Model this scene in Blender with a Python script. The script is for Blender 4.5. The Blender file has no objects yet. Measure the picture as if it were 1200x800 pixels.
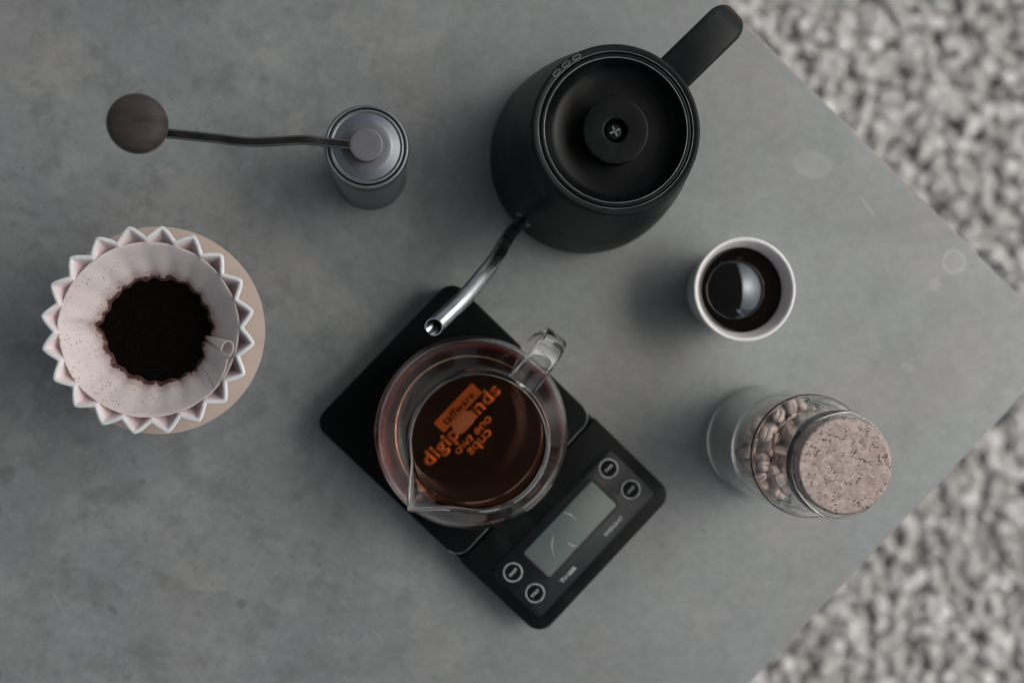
import bpy, bmesh, math, random
import numpy as np
from mathutils import Vector, Matrix, Euler, noise

random.seed(7)
rng = np.random.default_rng(7)
R = math.radians
MM = 0.001
scene = bpy.context.scene
col = scene.collection

# ------------------------------------------------------------------ camera
cam_data = bpy.data.cameras.new('camera')
cam = bpy.data.objects.new('camera', cam_data)
col.objects.link(cam)
fw = Vector((0.10006619, -0.0085771, -0.99494381)).normalized()
rt = fw.cross(Vector((0, 1, 0))).normalized()
up = rt.cross(fw)
cam.matrix_world = Matrix(((rt.x, up.x, -fw.x, 0), (rt.y, up.y, -fw.y, 0),
                           (rt.z, up.z, -fw.z, 0.8), (0, 0, 0, 1)))
cam_data.sensor_width = 36.0
cam_data.lens = 41.76
cam_data.clip_start = 0.01
cam_data.clip_end = 200
cam_data.dof.use_dof = True
cam_data.dof.focus_distance = 0.690
cam_data.dof.aperture_fstop = 3.2
scene.camera = cam

# ------------------------------------------------------------------ sky, sun, exposure
SUN_ELEV, SUN_AZ = R(55), R(12)            # azimuth counter-clockwise from +x
world = bpy.data.worlds.new("World")
scene.world = world
world.use_nodes = True
wn = world.node_tree
sky = wn.nodes.new('ShaderNodeTexSky')
sky.sky_type = 'NISHITA'
sky.sun_disc = False
sky.sun_elevation = SUN_ELEV
sky.sun_rotation = R(90) - SUN_AZ
sky.air_density = 1.0
sky.dust_density = 6.0
sky.ozone_density = 0.6
bg = wn.nodes['Background']
hsv = wn.nodes.new('ShaderNodeHueSaturation')      # overcast: the blue is mostly washed out
hsv.inputs['Saturation'].default_value = 0.45
wn.links.new(sky.outputs[0], hsv.inputs['Color'])
wn.links.new(hsv.outputs[0], bg.inputs[0])
bg.inputs[1].default_value = 0.14
sun_d = bpy.data.lights.new('sun', 'SUN')
sun_d.energy = 0.8
sun_d.angle = R(75)
sun_d.color = (1.0, 0.985, 0.96)
sun = bpy.data.objects.new('sun', sun_d)
sd = Vector((math.cos(SUN_ELEV) * math.cos(SUN_AZ), math.cos(SUN_ELEV) * math.sin(SUN_AZ), math.sin(SUN_ELEV)))
sun.rotation_euler = sd.to_track_quat('Z', 'Y').to_euler()
col.objects.link(sun)
scene.view_settings.view_transform = 'Standard'
scene.view_settings.look = 'None'
scene.view_settings.gamma = 1.0
scene.view_settings.exposure = 0.22
cy = scene.cycles
cy.use_denoising = True
cy.max_bounces = 24
cy.transmission_bounces = 20
cy.glossy_bounces = 8
cy.diffuse_bounces = 4
cy.transparent_max_bounces = 24
cy.caustics_refractive = True
cy.caustics_reflective = False
cy.blur_glossy = 0.3
cy.sample_clamp_indirect = 6.0


# ------------------------------------------------------------------ materials
def new_mat(name):
    m = bpy.data.materials.new(name)
    m.use_nodes = True
    nt = m.node_tree
    return m, nt, nt.nodes['Principled BSDF']


def nd(nt, typ, **kw):
    n = nt.nodes.new(typ)
    for k, v in kw.items():
        if k in ('operation', 'blend_type', 'data_type', 'noise_dimensions', 'feature', 'wave_type', 'bands_direction', 'interpolation_type', 'clamp'):
            setattr(n, k, v)
        else:
            n.inputs[k].default_value = v
    return n


def noise_node(nt, vec, scale, detail=5.0, rough=0.6, dist=0.0):
    n = nd(nt, 'ShaderNodeTexNoise', Scale=scale, Detail=detail, Roughness=rough, Distortion=dist)
    if vec is not None:
        nt.links.new(vec, n.inputs['Vector'])
    return n.outputs['Fac']


def maprange(nt, v, a, b, c=0.0, d=1.0):
    n = nt.nodes.new('ShaderNodeMapRange')
    n.interpolation_type = 'SMOOTHSTEP'
    n.inputs[1].default_value, n.inputs[2].default_value = a, b
    n.inputs[3].default_value, n.inputs[4].default_value = c, d
    nt.links.new(v, n.inputs[0])
    return n.outputs[0]


def mixc(nt, fac, a, b, mode='MIX'):
    n = nt.nodes.new('ShaderNodeMix')
    n.data_type = 'RGBA'
    n.blend_type = mode
    for s, v in ((n.inputs[0], fac), (n.inputs[6], a), (n.inputs[7], b)):
        if isinstance(v, (int, float)):
            s.default_value = v
        elif isinstance(v, tuple):
            s.default_value = (*v, 1.0)
        else:
            nt.links.new(v, s)
    return n.outputs[2]


def math_n(nt, op, a, b=None):
    n = nt.nodes.new('ShaderNodeMath')
    n.operation = op
    for i, v in enumerate((a, b)):
        if v is None:
            continue
        if isinstance(v, (int, float)):
            n.inputs[i].default_value = v
        else:
            nt.links.new(v, n.inputs[i])
    return n.outputs[0]


def obj_coord(nt):
    return nt.nodes.new('ShaderNodeTexCoord').outputs['Object']


def bump(nt, p, h, strength, dist):
    b = nt.nodes.new('ShaderNodeBump')
    b.inputs['Strength'].default_value = strength
    b.inputs['Distance'].default_value = dist
    nt.links.new(h, b.inputs['Height'])
    nt.links.new(b.outputs[0], p.inputs['Normal'])


def plain(name, color, rough=0.5, metal=0.0, ior=1.45, var=0.12, scale=60.0, bumps=0.0, bscale=800.0, rvar=0.06, coat=0.0):
    """a surface with slight uneven tone, gloss and relief"""
    m, nt, p = new_mat(name)
    v = obj_coord(nt)
    n = noise_node(nt, v, scale, 6, 0.65)
    dark = tuple(c * (1 - var) for c in color)
    light = tuple(min(1, c * (1 + var)) for c in color)
    nt.links.new(mixc(nt, maprange(nt, n, 0.3, 0.7), dark, light), p.inputs['Base Color'])
    n2 = noise_node(nt, v, scale * 0.6, 8, 0.7)
    nt.links.new(maprange(nt, n2, 0.3, 0.7, max(0, rough - rvar), min(1, rough + rvar)), p.inputs['Roughness'])
    p.inputs['Metallic'].default_value = metal
    p.inputs['IOR'].default_value = ior
    p.inputs['Coat Weight'].default_value = coat
    if bumps:
        bump(nt, p, noise_node(nt, v, bscale, 3, 0.5), bumps, 0.0003)
    return m


def dusty(m, amount=0.35, scale=420.0):
    nt = m.node_tree
    p = nt.nodes['Principled BSDF']
    v = obj_coord(nt)
    vo = nd(nt, 'ShaderNodeTexVoronoi', Scale=scale)
    nt.links.new(v, vo.inputs['Vector'])
    sc = nt.nodes.new('ShaderNodeSeparateColor')
    nt.links.new(vo.outputs['Color'], sc.inputs[0])
    sp = math_n(nt, 'MULTIPLY', maprange(nt, vo.outputs['Distance'], 0.16, 0.06), maprange(nt, sc.outputs[0], 0.90, 0.91))
    film = maprange(nt, noise_node(nt, v, 38, 7, 0.7), 0.48, 0.72, 0, 0.035)
    src = p.inputs['Base Color'].links[0].from_socket
    c = mixc(nt, film, src, (0.22, 0.23, 0.23))
    c = mixc(nt, math_n(nt, 'MULTIPLY', sp, amount), c, (0.30, 0.30, 0.29))
    nt.links.new(c, p.inputs['Base Color'])
    return m


def glass_mat(name, ior=1.47, color=(1, 1, 1), rough=0.0):
    m, nt, p = new_mat(name)
    p.inputs['Base Color'].default_value = (*color, 1)
    p.inputs['Roughness'].default_value = rough
    p.inputs['IOR'].default_value = ior
    p.inputs['Transmission Weight'].default_value = 1.0
    v = obj_coord(nt)
    bump(nt, p, noise_node(nt, v, 45, 2, 0.5), 0.02, 0.002)
    return m


def concrete_mat():
    m, nt, p = new_mat('polished_concrete')
    v = obj_coord(nt)
    n1 = noise_node(nt, v, 6.5, 10, 0.62, 0.05)
    n2 = noise_node(nt, v, 34, 12, 0.66, 0.0)
    n3 = noise_node(nt, v, 80, 8, 0.72, 0.0)
    n4 = noise_node(nt, v, 420, 4, 0.6)
    # finer, more blotchy trowel marks away from the corner of the table
    sep = nt.nodes.new('ShaderNodeSeparateXYZ')
    nt.links.new(v, sep.inputs[0])
    leftness = maprange(nt, sep.outputs['X'], 0.16, -0.12)
    c = mixc(nt, maprange(nt, n1, 0.34, 0.66), (0.186, 0.206, 0.208), (0.232, 0.253, 0.253))
    blot = math_n(nt, 'MULTIPLY', maprange(nt, n2, 0.54, 0.34), math_n(nt, 'ADD', math_n(nt, 'MULTIPLY', leftness, 0.42), 0.12))
    c = mixc(nt, blot, c, (0.108, 0.120, 0.117))
    pale = math_n(nt, 'MULTIPLY', maprange(nt, n3, 0.55, 0.70), math_n(nt, 'ADD', math_n(nt, 'MULTIPLY', leftness, 0.22), 0.05))
    c = mixc(nt, pale, c, (0.33, 0.335, 0.325))
    n6 = noise_node(nt, v, 130, 8, 0.7)
    c = mixc(nt, maprange(nt, n6, 0.36, 0.64, 0.0, 1.0), mixc(nt, 1.0, c, (0.93, 0.93, 0.93), 'MULTIPLY'), mixc(nt, 1.0, c, (1.06, 1.06, 1.06), 'MULTIPLY'))
    n7 = noise_node(nt, v, 20, 12, 0.74, 0.15)
    mid = math_n(nt, 'MULTIPLY', maprange(nt, sep.outputs['X'], 0.19, -0.02), 0.5)
    c = mixc(nt, math_n(nt, 'MULTIPLY', maprange(nt, n7, 0.50, 0.64), math_n(nt, 'ADD', mid, 0.08)), c, (0.285, 0.295, 0.288))
    n8 = noise_node(nt, v, 52, 10, 0.72, 0.1)
    c = mixc(nt, math_n(nt, 'MULTIPLY', maprange(nt, n8, 0.56, 0.68), math_n(nt, 'ADD', mid, 0.05)), c, (0.125, 0.137, 0.135))
    # warm and cool drift of the cement
    n5 = noise_node(nt, v, 9, 3, 0.5)
    c = mixc(nt, math_n(nt, 'MULTIPLY', maprange(nt, n5, 0.45, 0.62), 0.5), c, mixc(nt, 1.0, c, (1.09, 0.985, 0.965), 'MULTIPLY'))
    c = mixc(nt, maprange(nt, n4, 0.3, 0.7, 0.0, 0.12), c, (0.12, 0.12, 0.115))
    # small pits
    vo = nd(nt, 'ShaderNodeTexVoronoi', Scale=42.0)
    nt.links.new(v, vo.inputs['Vector'])
    pit = maprange(nt, vo.outputs['Distance'], 0.07, 0.02)
    sepc = nt.nodes.new('ShaderNodeSeparateColor')
    nt.links.new(vo.outputs['Color'], sepc.inputs[0])
    pit = math_n(nt, 'MULTIPLY', pit, maprange(nt, sepc.outputs[0], 0.72, 0.74))
    c = mixc(nt, math_n(nt, 'MULTIPLY', pit, 0.55), c, (0.07, 0.07, 0.066))

    # hairline scratches and grit
    for sx, rz in ((1, 0.6), (1, -0.9), (1, 2.1)):
        mp = nt.nodes.new('ShaderNodeMapping')
        mp.inputs['Rotation'].default_value = (0, 0, rz)
        mp.inputs['Scale'].default_value = (14, 620, 1)
        nt.links.new(v, mp.inputs['Vector'])
        sn = noise_node(nt, mp.outputs[0], 1.0, 2, 0.5, 0.6)
        msk = maprange(nt, noise_node(nt, v, 11 + rz, 2), 0.56, 0.66)
        c = mixc(nt, math_n(nt, 'MULTIPLY', math_n(nt, 'MULTIPLY', maprange(nt, sn, 0.69, 0.74), msk), 0.35), c, (0.34, 0.345, 0.335))
    vg = nd(nt, 'ShaderNodeTexVoronoi', Scale=160.0)
    nt.links.new(v, vg.inputs['Vector'])
    sg = nt.nodes.new('ShaderNodeSeparateColor')
    nt.links.new(vg.outputs['Color'], sg.inputs[0])
    grit = math_n(nt, 'MULTIPLY', maprange(nt, vg.outputs['Distance'], 0.13, 0.05), maprange(nt, sg.outputs[0], 0.88, 0.89))
    c = mixc(nt, math_n(nt, 'MULTIPLY', grit, 0.6), c, mixc(nt, maprange(nt, sg.outputs[1], 0.45, 0.55), (0.07, 0.07, 0.065), (0.42, 0.42, 0.40)))

    # single marks: dried rings and drops, dark dots
    def dist_to(x, y, sx=1.0, sy=1.0, rot=0.0):
        mp = nt.nodes.new('ShaderNodeMapping')
        mp.vector_type = 'TEXTURE'
        mp.inputs['Location'].default_value = (x, y, 0)
        mp.inputs['Rotation'].default_value = (0, 0, rot)
        mp.inputs['Scale'].default_value = (sx, sy, 1)
        wob = nt.nodes.new('ShaderNodeVectorMath')
        wob.operation = 'MULTIPLY_ADD'
        nn = nd(nt, 'ShaderNodeTexNoise', Scale=140.0, Detail=2.0)
        nt.links.new(v, nn.inputs['Vector'])
        nt.links.new(nn.outputs['Color'], wob.inputs[0])
        wob.inputs[1].default_value = (0.0022, 0.0022, 0)
        nt.links.new(v, wob.inputs[2])
        nt.links.new(wob.outputs[0], mp.inputs['Vector'])
        s = nt.nodes.new('ShaderNodeSeparateXYZ')
        nt.links.new(mp.outputs[0], s.inputs[0])
        cb = nt.nodes.new('ShaderNodeCombineXYZ')
        nt.links.new(s.outputs[0], cb.inputs[0])
        nt.links.new(s.outputs[1], cb.inputs[1])
        ln = nt.nodes.new('ShaderNodeVectorMath')
        ln.operation = 'LENGTH'
        nt.links.new(cb.outputs[0], ln.inputs[0])
        return ln.outputs['Value']
    d = dist_to(0.3938, 0.0497)
    ring = math_n(nt, 'MULTIPLY', maprange(nt, d, 0.0062, 0.0078), maprange(nt, d, 0.0095, 0.0080))
    c = mixc(nt, math_n(nt, 'MULTIPLY', ring, 0.35), c, (0.42, 0.43, 0.42))
    c = mixc(nt, math_n(nt, 'MULTIPLY', maprange(nt, d, 0.0088, 0.0075), 0.12), c, (0.42, 0.43, 0.42))
    for (x, y, sx, sy, rot, amt, cc) in (
            (0.3795, 0.0341, 0.0045, 0.0042, 0, 0.30, (0.40, 0.41, 0.40)),
            (0.2910, 0.1166, 0.0155, 0.0100, -0.2, 0.20, (0.42, 0.42, 0.40)),
            (0.3305, 0.0880, 0.0008, 0.0105, 0.65, 0.35, (0.40, 0.41, 0.40)),
            (-0.0987, -0.1793, 0.0036, 0.0034, 0, 0.55, (0.09, 0.095, 0.09)),
            (-0.2480, -0.0915, 0.0052, 0.0060, 0.2, 0.45, (0.10, 0.105, 0.10)),
            (-0.2565, -0.1140, 0.0050, 0.0060, 0.2, 0.40, (0.10, 0.105, 0.10)),
            (-0.1820, -0.1810, 0.0020, 0.0042, 0.7, 0.50, (0.09, 0.09, 0.085)),
            (-0.1630, -0.0975, 0.0026, 0.0022, 0.3, 0.45, (0.10, 0.10, 0.095)),
            (-0.1680, -0.0840, 0.0020, 0.0020, 0.3, 0.35, (0.10, 0.10, 0.095)),
            (-0.2600, -0.2180, 0.0050, 0.0085, 0.9, 0.85, (0.045, 0.04, 0.035)),
            (-0.2160, -0.1760, 0.0007, 0.0100, 0.5, 0.30, (0.38, 0.38, 0.36)),
            (0.1180, -0.1760, 0.0028, 0.0024, 0.3, 0.35, (0.11, 0.115, 0.11)),
            (0.1850, -0.1450, 0.0024, 0.0020, 0.3, 0.35, (0.11, 0.115, 0.11)),
            (0.3600, -0.0240, 0.0030, 0.0060, 1.1, 0.22, (0.36, 0.37, 0.36)),
            (0.0200, 0.1950, 0.0180, 0.0060, 0.4, 0.16, (0.36, 0.36, 0.35))):
        d = dist_to(x, y, sx / 0.01, sy / 0.01, rot)
        c = mixc(nt, math_n(nt, 'MULTIPLY', maprange(nt, d, 0.0112, 0.0080), amt), c, cc)
    nt.links.new(c, p.inputs['Base Color'])
    nt.links.new(maprange(nt, n2, 0.3, 0.7, 0.52, 0.40), p.inputs['Roughness'])
    h = math_n(nt, 'ADD', n3, math_n(nt, 'MULTIPLY', n4, 0.3))
    bump(nt, p, h, 0.12, 0.0006)
    return m


def coffee_volume_mat():
    m, nt, p = new_mat('brewed_coffee_clear')
    nt.nodes.remove(p)
    g = nt.nodes.new('ShaderNodeBsdfGlass')
    g.inputs['IOR'].default_value = 1.333
    g.inputs['Roughness'].default_value = 0.0
    va = nt.nodes.new('ShaderNodeVolumeAbsorption')
    va.inputs['Color'].default_value = (0.80, 0.36, 0.04, 1)
    va.inputs['Density'].default_value = 66.0
    out = nt.nodes['Material Output']
    nt.links.new(g.outputs[0], out.inputs['Surface'])
    nt.links.new(va.outputs[0], out.inputs['Volume'])
    return m


def film_mat():
    """a soap-thin film: mirror by Fresnel, otherwise clear"""
    m, nt, p = new_mat('bubble_film')
    nt.nodes.remove(p)
    fr = nt.nodes.new('ShaderNodeFresnel')
    fr.inputs['IOR'].default_value = 1.62
    tr = nt.nodes.new('ShaderNodeBsdfTransparent')
    gl = nt.nodes.new('ShaderNodeBsdfGlossy')
    gl.inputs['Color'].default_value = (0.8, 0.9, 1.0, 1)
    gl.inputs['Roughness'].default_value = 0.02
    mx = nt.nodes.new('ShaderNodeMixShader')
    nt.links.new(fr.outputs[0], mx.inputs[0])
    nt.links.new(tr.outputs[0], mx.inputs[1])
    nt.links.new(gl.outputs[0], mx.inputs[2])
    nt.links.new(mx.outputs[0], nt.nodes['Material Output'].inputs['Surface'])
    return m


def cork_mat():
    m, nt, p = new_mat('agglomerated_cork')
    v = obj_coord(nt)
    vo = nd(nt, 'ShaderNodeTexVoronoi', Scale=400.0, Randomness=1.0)
    nv = nd(nt, 'ShaderNodeTexNoise', Scale=300.0, Detail=3.0)
    nt.links.new(v, nv.inputs['Vector'])
    add = nt.nodes.new('ShaderNodeVectorMath')
    add.operation = 'MULTIPLY_ADD'
    nt.links.new(nv.outputs['Color'], add.inputs[0])
    add.inputs[1].default_value = (0.0022, 0.0022, 0.0022)
    nt.links.new(v, add.inputs[2])
    nt.links.new(add.outputs[0], vo.inputs['Vector'])
    sc = nt.nodes.new('ShaderNodeSeparateColor')
    nt.links.new(vo.outputs['Color'], sc.inputs[0])
    c = mixc(nt, sc.outputs[0], (0.33, 0.255, 0.23), (0.49, 0.41, 0.375))
    c = mixc(nt, maprange(nt, noise_node(nt, v, 700, 4), 0.4, 0.65, 0, 0.4), c, (0.22, 0.165, 0.145))
    ve = nd(nt, 'ShaderNodeTexVoronoi', Scale=520.0, Randomness=1.0)
    ve.feature = 'DISTANCE_TO_EDGE'
    nt.links.new(add.outputs[0], ve.inputs['Vector'])
    crack = math_n(nt, 'MULTIPLY', maprange(nt, ve.outputs['Distance'], 0.13, 0.04), maprange(nt, noise_node(nt, v, 330, 3), 0.54, 0.62))
    c = mixc(nt, math_n(nt, 'MULTIPLY', crack, 1.0), c, (0.025, 0.022, 0.016))
    nt.links.new(c, p.inputs['Base Color'])
    p.inputs['Roughness'].default_value = 0.85
    bump(nt, p, math_n(nt, 'SUBTRACT', 1.0, crack), 0.5, 0.0005)
    return m


def wood_mat(name, a, b, stretch=(1, 1, 1), scale=30.0, rough=0.45):
    m, nt, p = new_mat(name)
    v = obj_coord(nt)
    mp = nt.nodes.new('ShaderNodeMapping')
    mp.inputs['Scale'].default_value = stretch
    mp.inputs['Rotation'].default_value = (0.2, 0.3, R(25))
    nt.links.new(v, mp.inputs['Vector'])
    n = noise_node(nt, mp.outputs[0], scale, 8, 0.62, 0.8)
    f = noise_node(nt, mp.outputs[0], scale * 7, 4, 0.6)
    c = mixc(nt, maprange(nt, n, 0.35, 0.65), a, b)
    c = mixc(nt, maprange(nt, f, 0.5, 0.72, 0, 0.5 if a[0] < 0.2 else 0.12), c, tuple(x * 0.55 for x in a))
    nt.links.new(c, p.inputs['Base Color'])
    p.inputs['Roughness'].default_value = rough
    bump(nt, p, f, 0.15, 0.0003)
    return m


def paper_mat(bed_z):
    m, nt, p = new_mat('damp_filter_paper')
    v = obj_coord(nt)
    s = nt.nodes.new('ShaderNodeSeparateXYZ')
    nt.links.new(v, s.inputs[0])
    zz = math_n(nt, 'ADD', s.outputs['Z'], math_n(nt, 'MULTIPLY', math_n(nt, 'SUBTRACT', noise_node(nt, v, 330, 6), 0.5), 0.010))
    c = mixc(nt, maprange(nt, noise_node(nt, v, 35, 5), 0.35, 0.65), (0.79, 0.735, 0.72), (0.87, 0.82, 0.80))
    # fibres
    c = mixc(nt, maprange(nt, noise_node(nt, v, 900, 3), 0.45, 0.65, 0, 0.18), c, (0.40, 0.35, 0.34))
    # coffee soaked into the paper just above the bed
    c = mixc(nt, maprange(nt, zz, bed_z + 0.0100, bed_z + 0.003, 0, 0.45), c, (0.38, 0.21, 0.17))
    c = mixc(nt, maprange(nt, zz, bed_z + 0.0036, bed_z + 0.0018, 0, 0.92), c, (0.085, 0.016, 0.013))
    # stray grounds stuck to the side where the water was poured
    vo = nd(nt, 'ShaderNodeTexVoronoi', Scale=620.0)
    nt.links.new(v, vo.inputs['Vector'])
    sc = nt.nodes.new('ShaderNodeSeparateColor')
    nt.links.new(vo.outputs['Color'], sc.inputs[0])
    speck = math_n(nt, 'MULTIPLY', maprange(nt, vo.outputs['Distance'], 0.36, 0.20), maprange(nt, sc.outputs[0], 0.60, 0.62))
    side = maprange(nt, math_n(nt, 'ADD', s.outputs['X'], math_n(nt, 'MULTIPLY', s.outputs['Y'], 0.35)), 0.004, -0.024)
    speck = math_n(nt, 'MULTIPLY', math_n(nt, 'MULTIPLY', speck, side), maprange(nt, noise_node(nt, v, 90, 3), 0.42, 0.58))
    c = mixc(nt, math_n(nt, 'MULTIPLY', speck, 0.8), c, (0.13, 0.075, 0.05))
    nt.links.new(c, p.inputs['Base Color'])
    p.inputs['Roughness'].default_value = 0.8
    bump(nt, p, noise_node(nt, v, 500, 4), 0.2, 0.0003)
    tl = nt.nodes.new('ShaderNodeBsdfTranslucent')
    nt.links.new(c, tl.inputs['Color'])
    ms = nt.nodes.new('ShaderNodeMixShader')
    ms.inputs[0].default_value = 0.42
    nt.links.new(p.outputs[0], ms.inputs[1])
    nt.links.new(tl.outputs[0], ms.inputs[2])
    nt.links.new(ms.outputs[0], nt.nodes['Material Output'].inputs['Surface'])
    return m


def grounds_mat():
    m, nt, p = new_mat('wet_coffee_grounds')
    v = obj_coord(nt)
    n = noise_node(nt, v, 900, 6, 0.7)
    nt.links.new(mixc(nt, maprange(nt, n, 0.4, 0.72), (0.0015, 0.0010, 0.0009), (0.006, 0.0034, 0.0028)), p.inputs['Base Color'])
    p.inputs['Roughness'].default_value = 0.75
    p.inputs['IOR'].default_value = 1.12
    bump(nt, p, n, 0.8, 0.001)
    return m


def gravel_mat():
    m, nt, p = new_mat('grey_gravel_stone')
    g = nt.nodes.new('ShaderNodeNewGeometry')
    v = obj_coord(nt)
    rmp = nt.nodes.new('ShaderNodeValToRGB')
    nt.links.new(g.outputs['Random Per Island'], rmp.inputs[0])
    els = rmp.color_ramp.elements
    els[0].position, els[0].color = 0.0, (0.34, 0.33, 0.315, 1)
    els[1].position, els[1].color = 1.0, (0.80, 0.785, 0.76, 1)
    for pos, cc in ((0.3, (0.43, 0.418, 0.40, 1)), (0.6, (0.50, 0.487, 0.467, 1)), (0.85, (0.53, 0.525, 0.515, 1))):
        e = els.new(pos)
        e.color = cc
    c = mixc(nt, maprange(nt, noise_node(nt, v, 90, 6), 0.3, 0.7, 0, 0.4), rmp.outputs[0], (0.30, 0.29, 0.28))
    nt.links.new(c, p.inputs['Base Color'])
    p.inputs['Roughness'].default_value = 0.8
    return m


def bean_mat():
    m, nt, p = new_mat('light_roast_bean')
    oi = nt.nodes.new('ShaderNodeObjectInfo')
    v = obj_coord(nt)
    c = mixc(nt, oi.outputs['Random'], (0.42, 0.31, 0.265), (0.68, 0.54, 0.48))
    c = mixc(nt, maprange(nt, noise_node(nt, v, 700, 5), 0.35, 0.65, 0, 0.35), c, (0.27, 0.18, 0.14))
    sx = nt.nodes.new('ShaderNodeSeparateXYZ')
    nt.links.new(v, sx.inputs[0])
    gr = math_n(nt, 'MULTIPLY', maprange(nt, math_n(nt, 'ABSOLUTE', sx.outputs['Y']), 0.00055, 0.0002), maprange(nt, sx.outputs['Z'], 0.0, 0.0003))
    c = mixc(nt, math_n(nt, 'MULTIPLY', gr, 0.8), c, (0.12, 0.07, 0.05))
    nt.links.new(c, p.inputs['Base Color'])
    p.inputs['Roughness'].default_value = 0.5
    bump(nt, p, noise_node(nt, v, 900, 3), 0.2, 0.0002)
    return m


M = {
    'concrete': concrete_mat(),
    'gravel': gravel_mat(),
    'soil': plain('sand_bed', (0.55, 0.535, 0.51), 0.9, var=0.4, scale=90, bumps=0.6, bscale=300),
    'matte_black': plain('matte_black_coating', (0.0055, 0.0070, 0.0078), 0.42, ior=1.24, var=0.15, scale=50, bumps=0.08, bscale=1500, rvar=0.05),
    'black_plastic': plain('black_plastic', (0.0040, 0.0048, 0.0052), 0.36, ior=1.22, var=0.2, scale=40, bumps=0.05, rvar=0.08),
    'black_platform': plain('black_rubbery_platform', (0.0045, 0.0053, 0.0058), 0.34, ior=1.13, var=0.15, scale=35, bumps=0.04, rvar=0.08),
    'panel': plain('dark_grey_panel', (0.010, 0.0125, 0.014), 0.32, ior=1.25, var=0.15, scale=60),
    'gap': plain('black_gap', (0.004, 0.004, 0.004), 0.7),
    'lid_edge': plain('pale_edge_line', (0.20, 0.215, 0.22), 0.35, metal=0.7, var=0.35, scale=40),  # pale metal for bright edge lines; on the scale platform a painted highlight
    'lcd': plain('lcd_glass', (0.098, 0.120, 0.114), 0.30, var=0.06, scale=30, ior=1.33),
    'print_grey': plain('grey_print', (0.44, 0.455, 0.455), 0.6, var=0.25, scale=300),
    'steel': plain('dark_steel', (0.30, 0.30, 0.30), 0.14, metal=1.0, var=0.12, scale=70, rvar=0.05),
    'spout_steel': plain('spout_steel', (0.34, 0.35, 0.355), 0.3, metal=1.0, var=0.15, scale=90, rvar=0.06),
    'black_steel': plain('black_chrome', (0.13, 0.13, 0.13), 0.16, metal=1.0, var=0.2, scale=90, rvar=0.05),
    'aluminium': plain('brushed_aluminium', (0.195, 0.213, 0.226), 0.5, metal=1.0, var=0.06, scale=120, rvar=0.05),
    'aluminium_cap': plain('bead_blasted_aluminium', (0.19, 0.195, 0.205), 0.55, metal=1.0, var=0.05, scale=200, rvar=0.04),
    'glass': glass_mat('clear_glass'),
    'jar_glass': glass_mat('jar_glass', 1.45, (0.975, 0.995, 0.99)),
    'coffee_clear': coffee_volume_mat(),
    'coffee_black': plain('black_coffee', (0.0035, 0.0022, 0.0018), 0.03, ior=1.33, var=0.1, scale=30, rvar=0.01),
    'film': film_mat(),
    'white_ceramic': plain('white_ceramic', (0.74, 0.745, 0.74), 0.16, ior=1.5, var=0.03, scale=30, rvar=0.04),
    'cup_inside': plain('cup_glaze_inside', (0.62, 0.585, 0.58), 0.2, ior=1.5, var=0.05, scale=30, rvar=0.04),
    'pink_glaze': plain('pink_glaze', (0.67, 0.565, 0.58), 0.18, ior=1.5, var=0.08, scale=40, rvar=0.04),
    'rim_glaze': plain('pale_rim_glaze', (0.62, 0.63, 0.635), 0.16, ior=1.5, var=0.10, scale=60, rvar=0.05),
    'paper': paper_mat(0.087),
    'grounds': grounds_mat(),
    'cork': cork_mat(),
    'walnut': wood_mat('walnut', (0.012, 0.009, 0.009), (0.042, 0.029, 0.0275), (1, 7, 1), 26, 0.72),
    'maple': wood_mat('pale_maple', (0.42, 0.345, 0.295), (0.46, 0.38, 0.325), (1, 3, 1), 8, 0.55),
    'bean': bean_mat(),
    'orange_print': plain('orange_print', (0.98, 0.56, 0.20), 0.6, var=0.12, scale=120),
    'cream_patch': plain('cream_patch', (0.92, 0.90, 0.80), 0.6, var=0.06, scale=120),
    'roof_fill': plain('roof_fill_grey', (0.17, 0.17, 0.167), 0.8, var=0.1, scale=8),  # grey set to balance overhead fill against dark reflections
}


for _k in ('matte_black', 'black_plastic', 'panel'):
    dusty(M[_k])


# ------------------------------------------------------------------ mesh helpers (millimetres in, metres out)
def link(name, me, mat=None, parent=None, smooth=True, loc=None, rot=None):
    if mat is not None:
        me.materials.append(M[mat] if isinstance(mat, str) else mat)
    if smooth:
        me.polygons.foreach_set('use_smooth', [True] * len(me.polygons))
    o = bpy.data.objects.new(name, me)
    col.objects.link(o)
    if parent is not None:
        o.parent = parent
    if loc is not None:
        o.location = Vector(loc) * MM
    if rot is not None:
        o.rotation_euler = rot
    return o


def mesh(name, verts, faces):
    me = bpy.data.meshes.new(name)
    me.from_pydata([tuple(c * MM for c in v) for v in verts], [], faces)
    me.update()
    return me


def fix(me):
    bm = bmesh.new()
    bm.from_mesh(me)
    bmesh.ops.remove_doubles(bm, verts=bm.verts, dist=1e-7)
    bmesh.ops.recalc_face_normals(bm, faces=bm.faces)
    if not any(e.is_boundary for e in bm.edges) and bm.calc_volume(signed=True) < 0:
        bmesh.ops.reverse_faces(bm, faces=bm.faces)
    bm.to_mesh(me)
    bm.free()
    return me


def sharp(o, angle=35):
    o.data.set_sharp_from_angle(angle=R(angle))
    return o


def thing(name, label, cat, loc=(0, 0, 0), rotz=0.0, group=None):
    o = bpy.data.objects.new(name, None)
    col.objects.link(o)
    o.empty_display_size = 0.02
    o.location = Vector(loc) * MM
    o.rotation_euler = (0, 0, rotz)
    tag(o, label, cat, group)
    return o


def tag(o, label, cat, group=None):
    o['label'] = label
    o['category'] = cat
    if group:
        o['group'] = group
    return o


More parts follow.
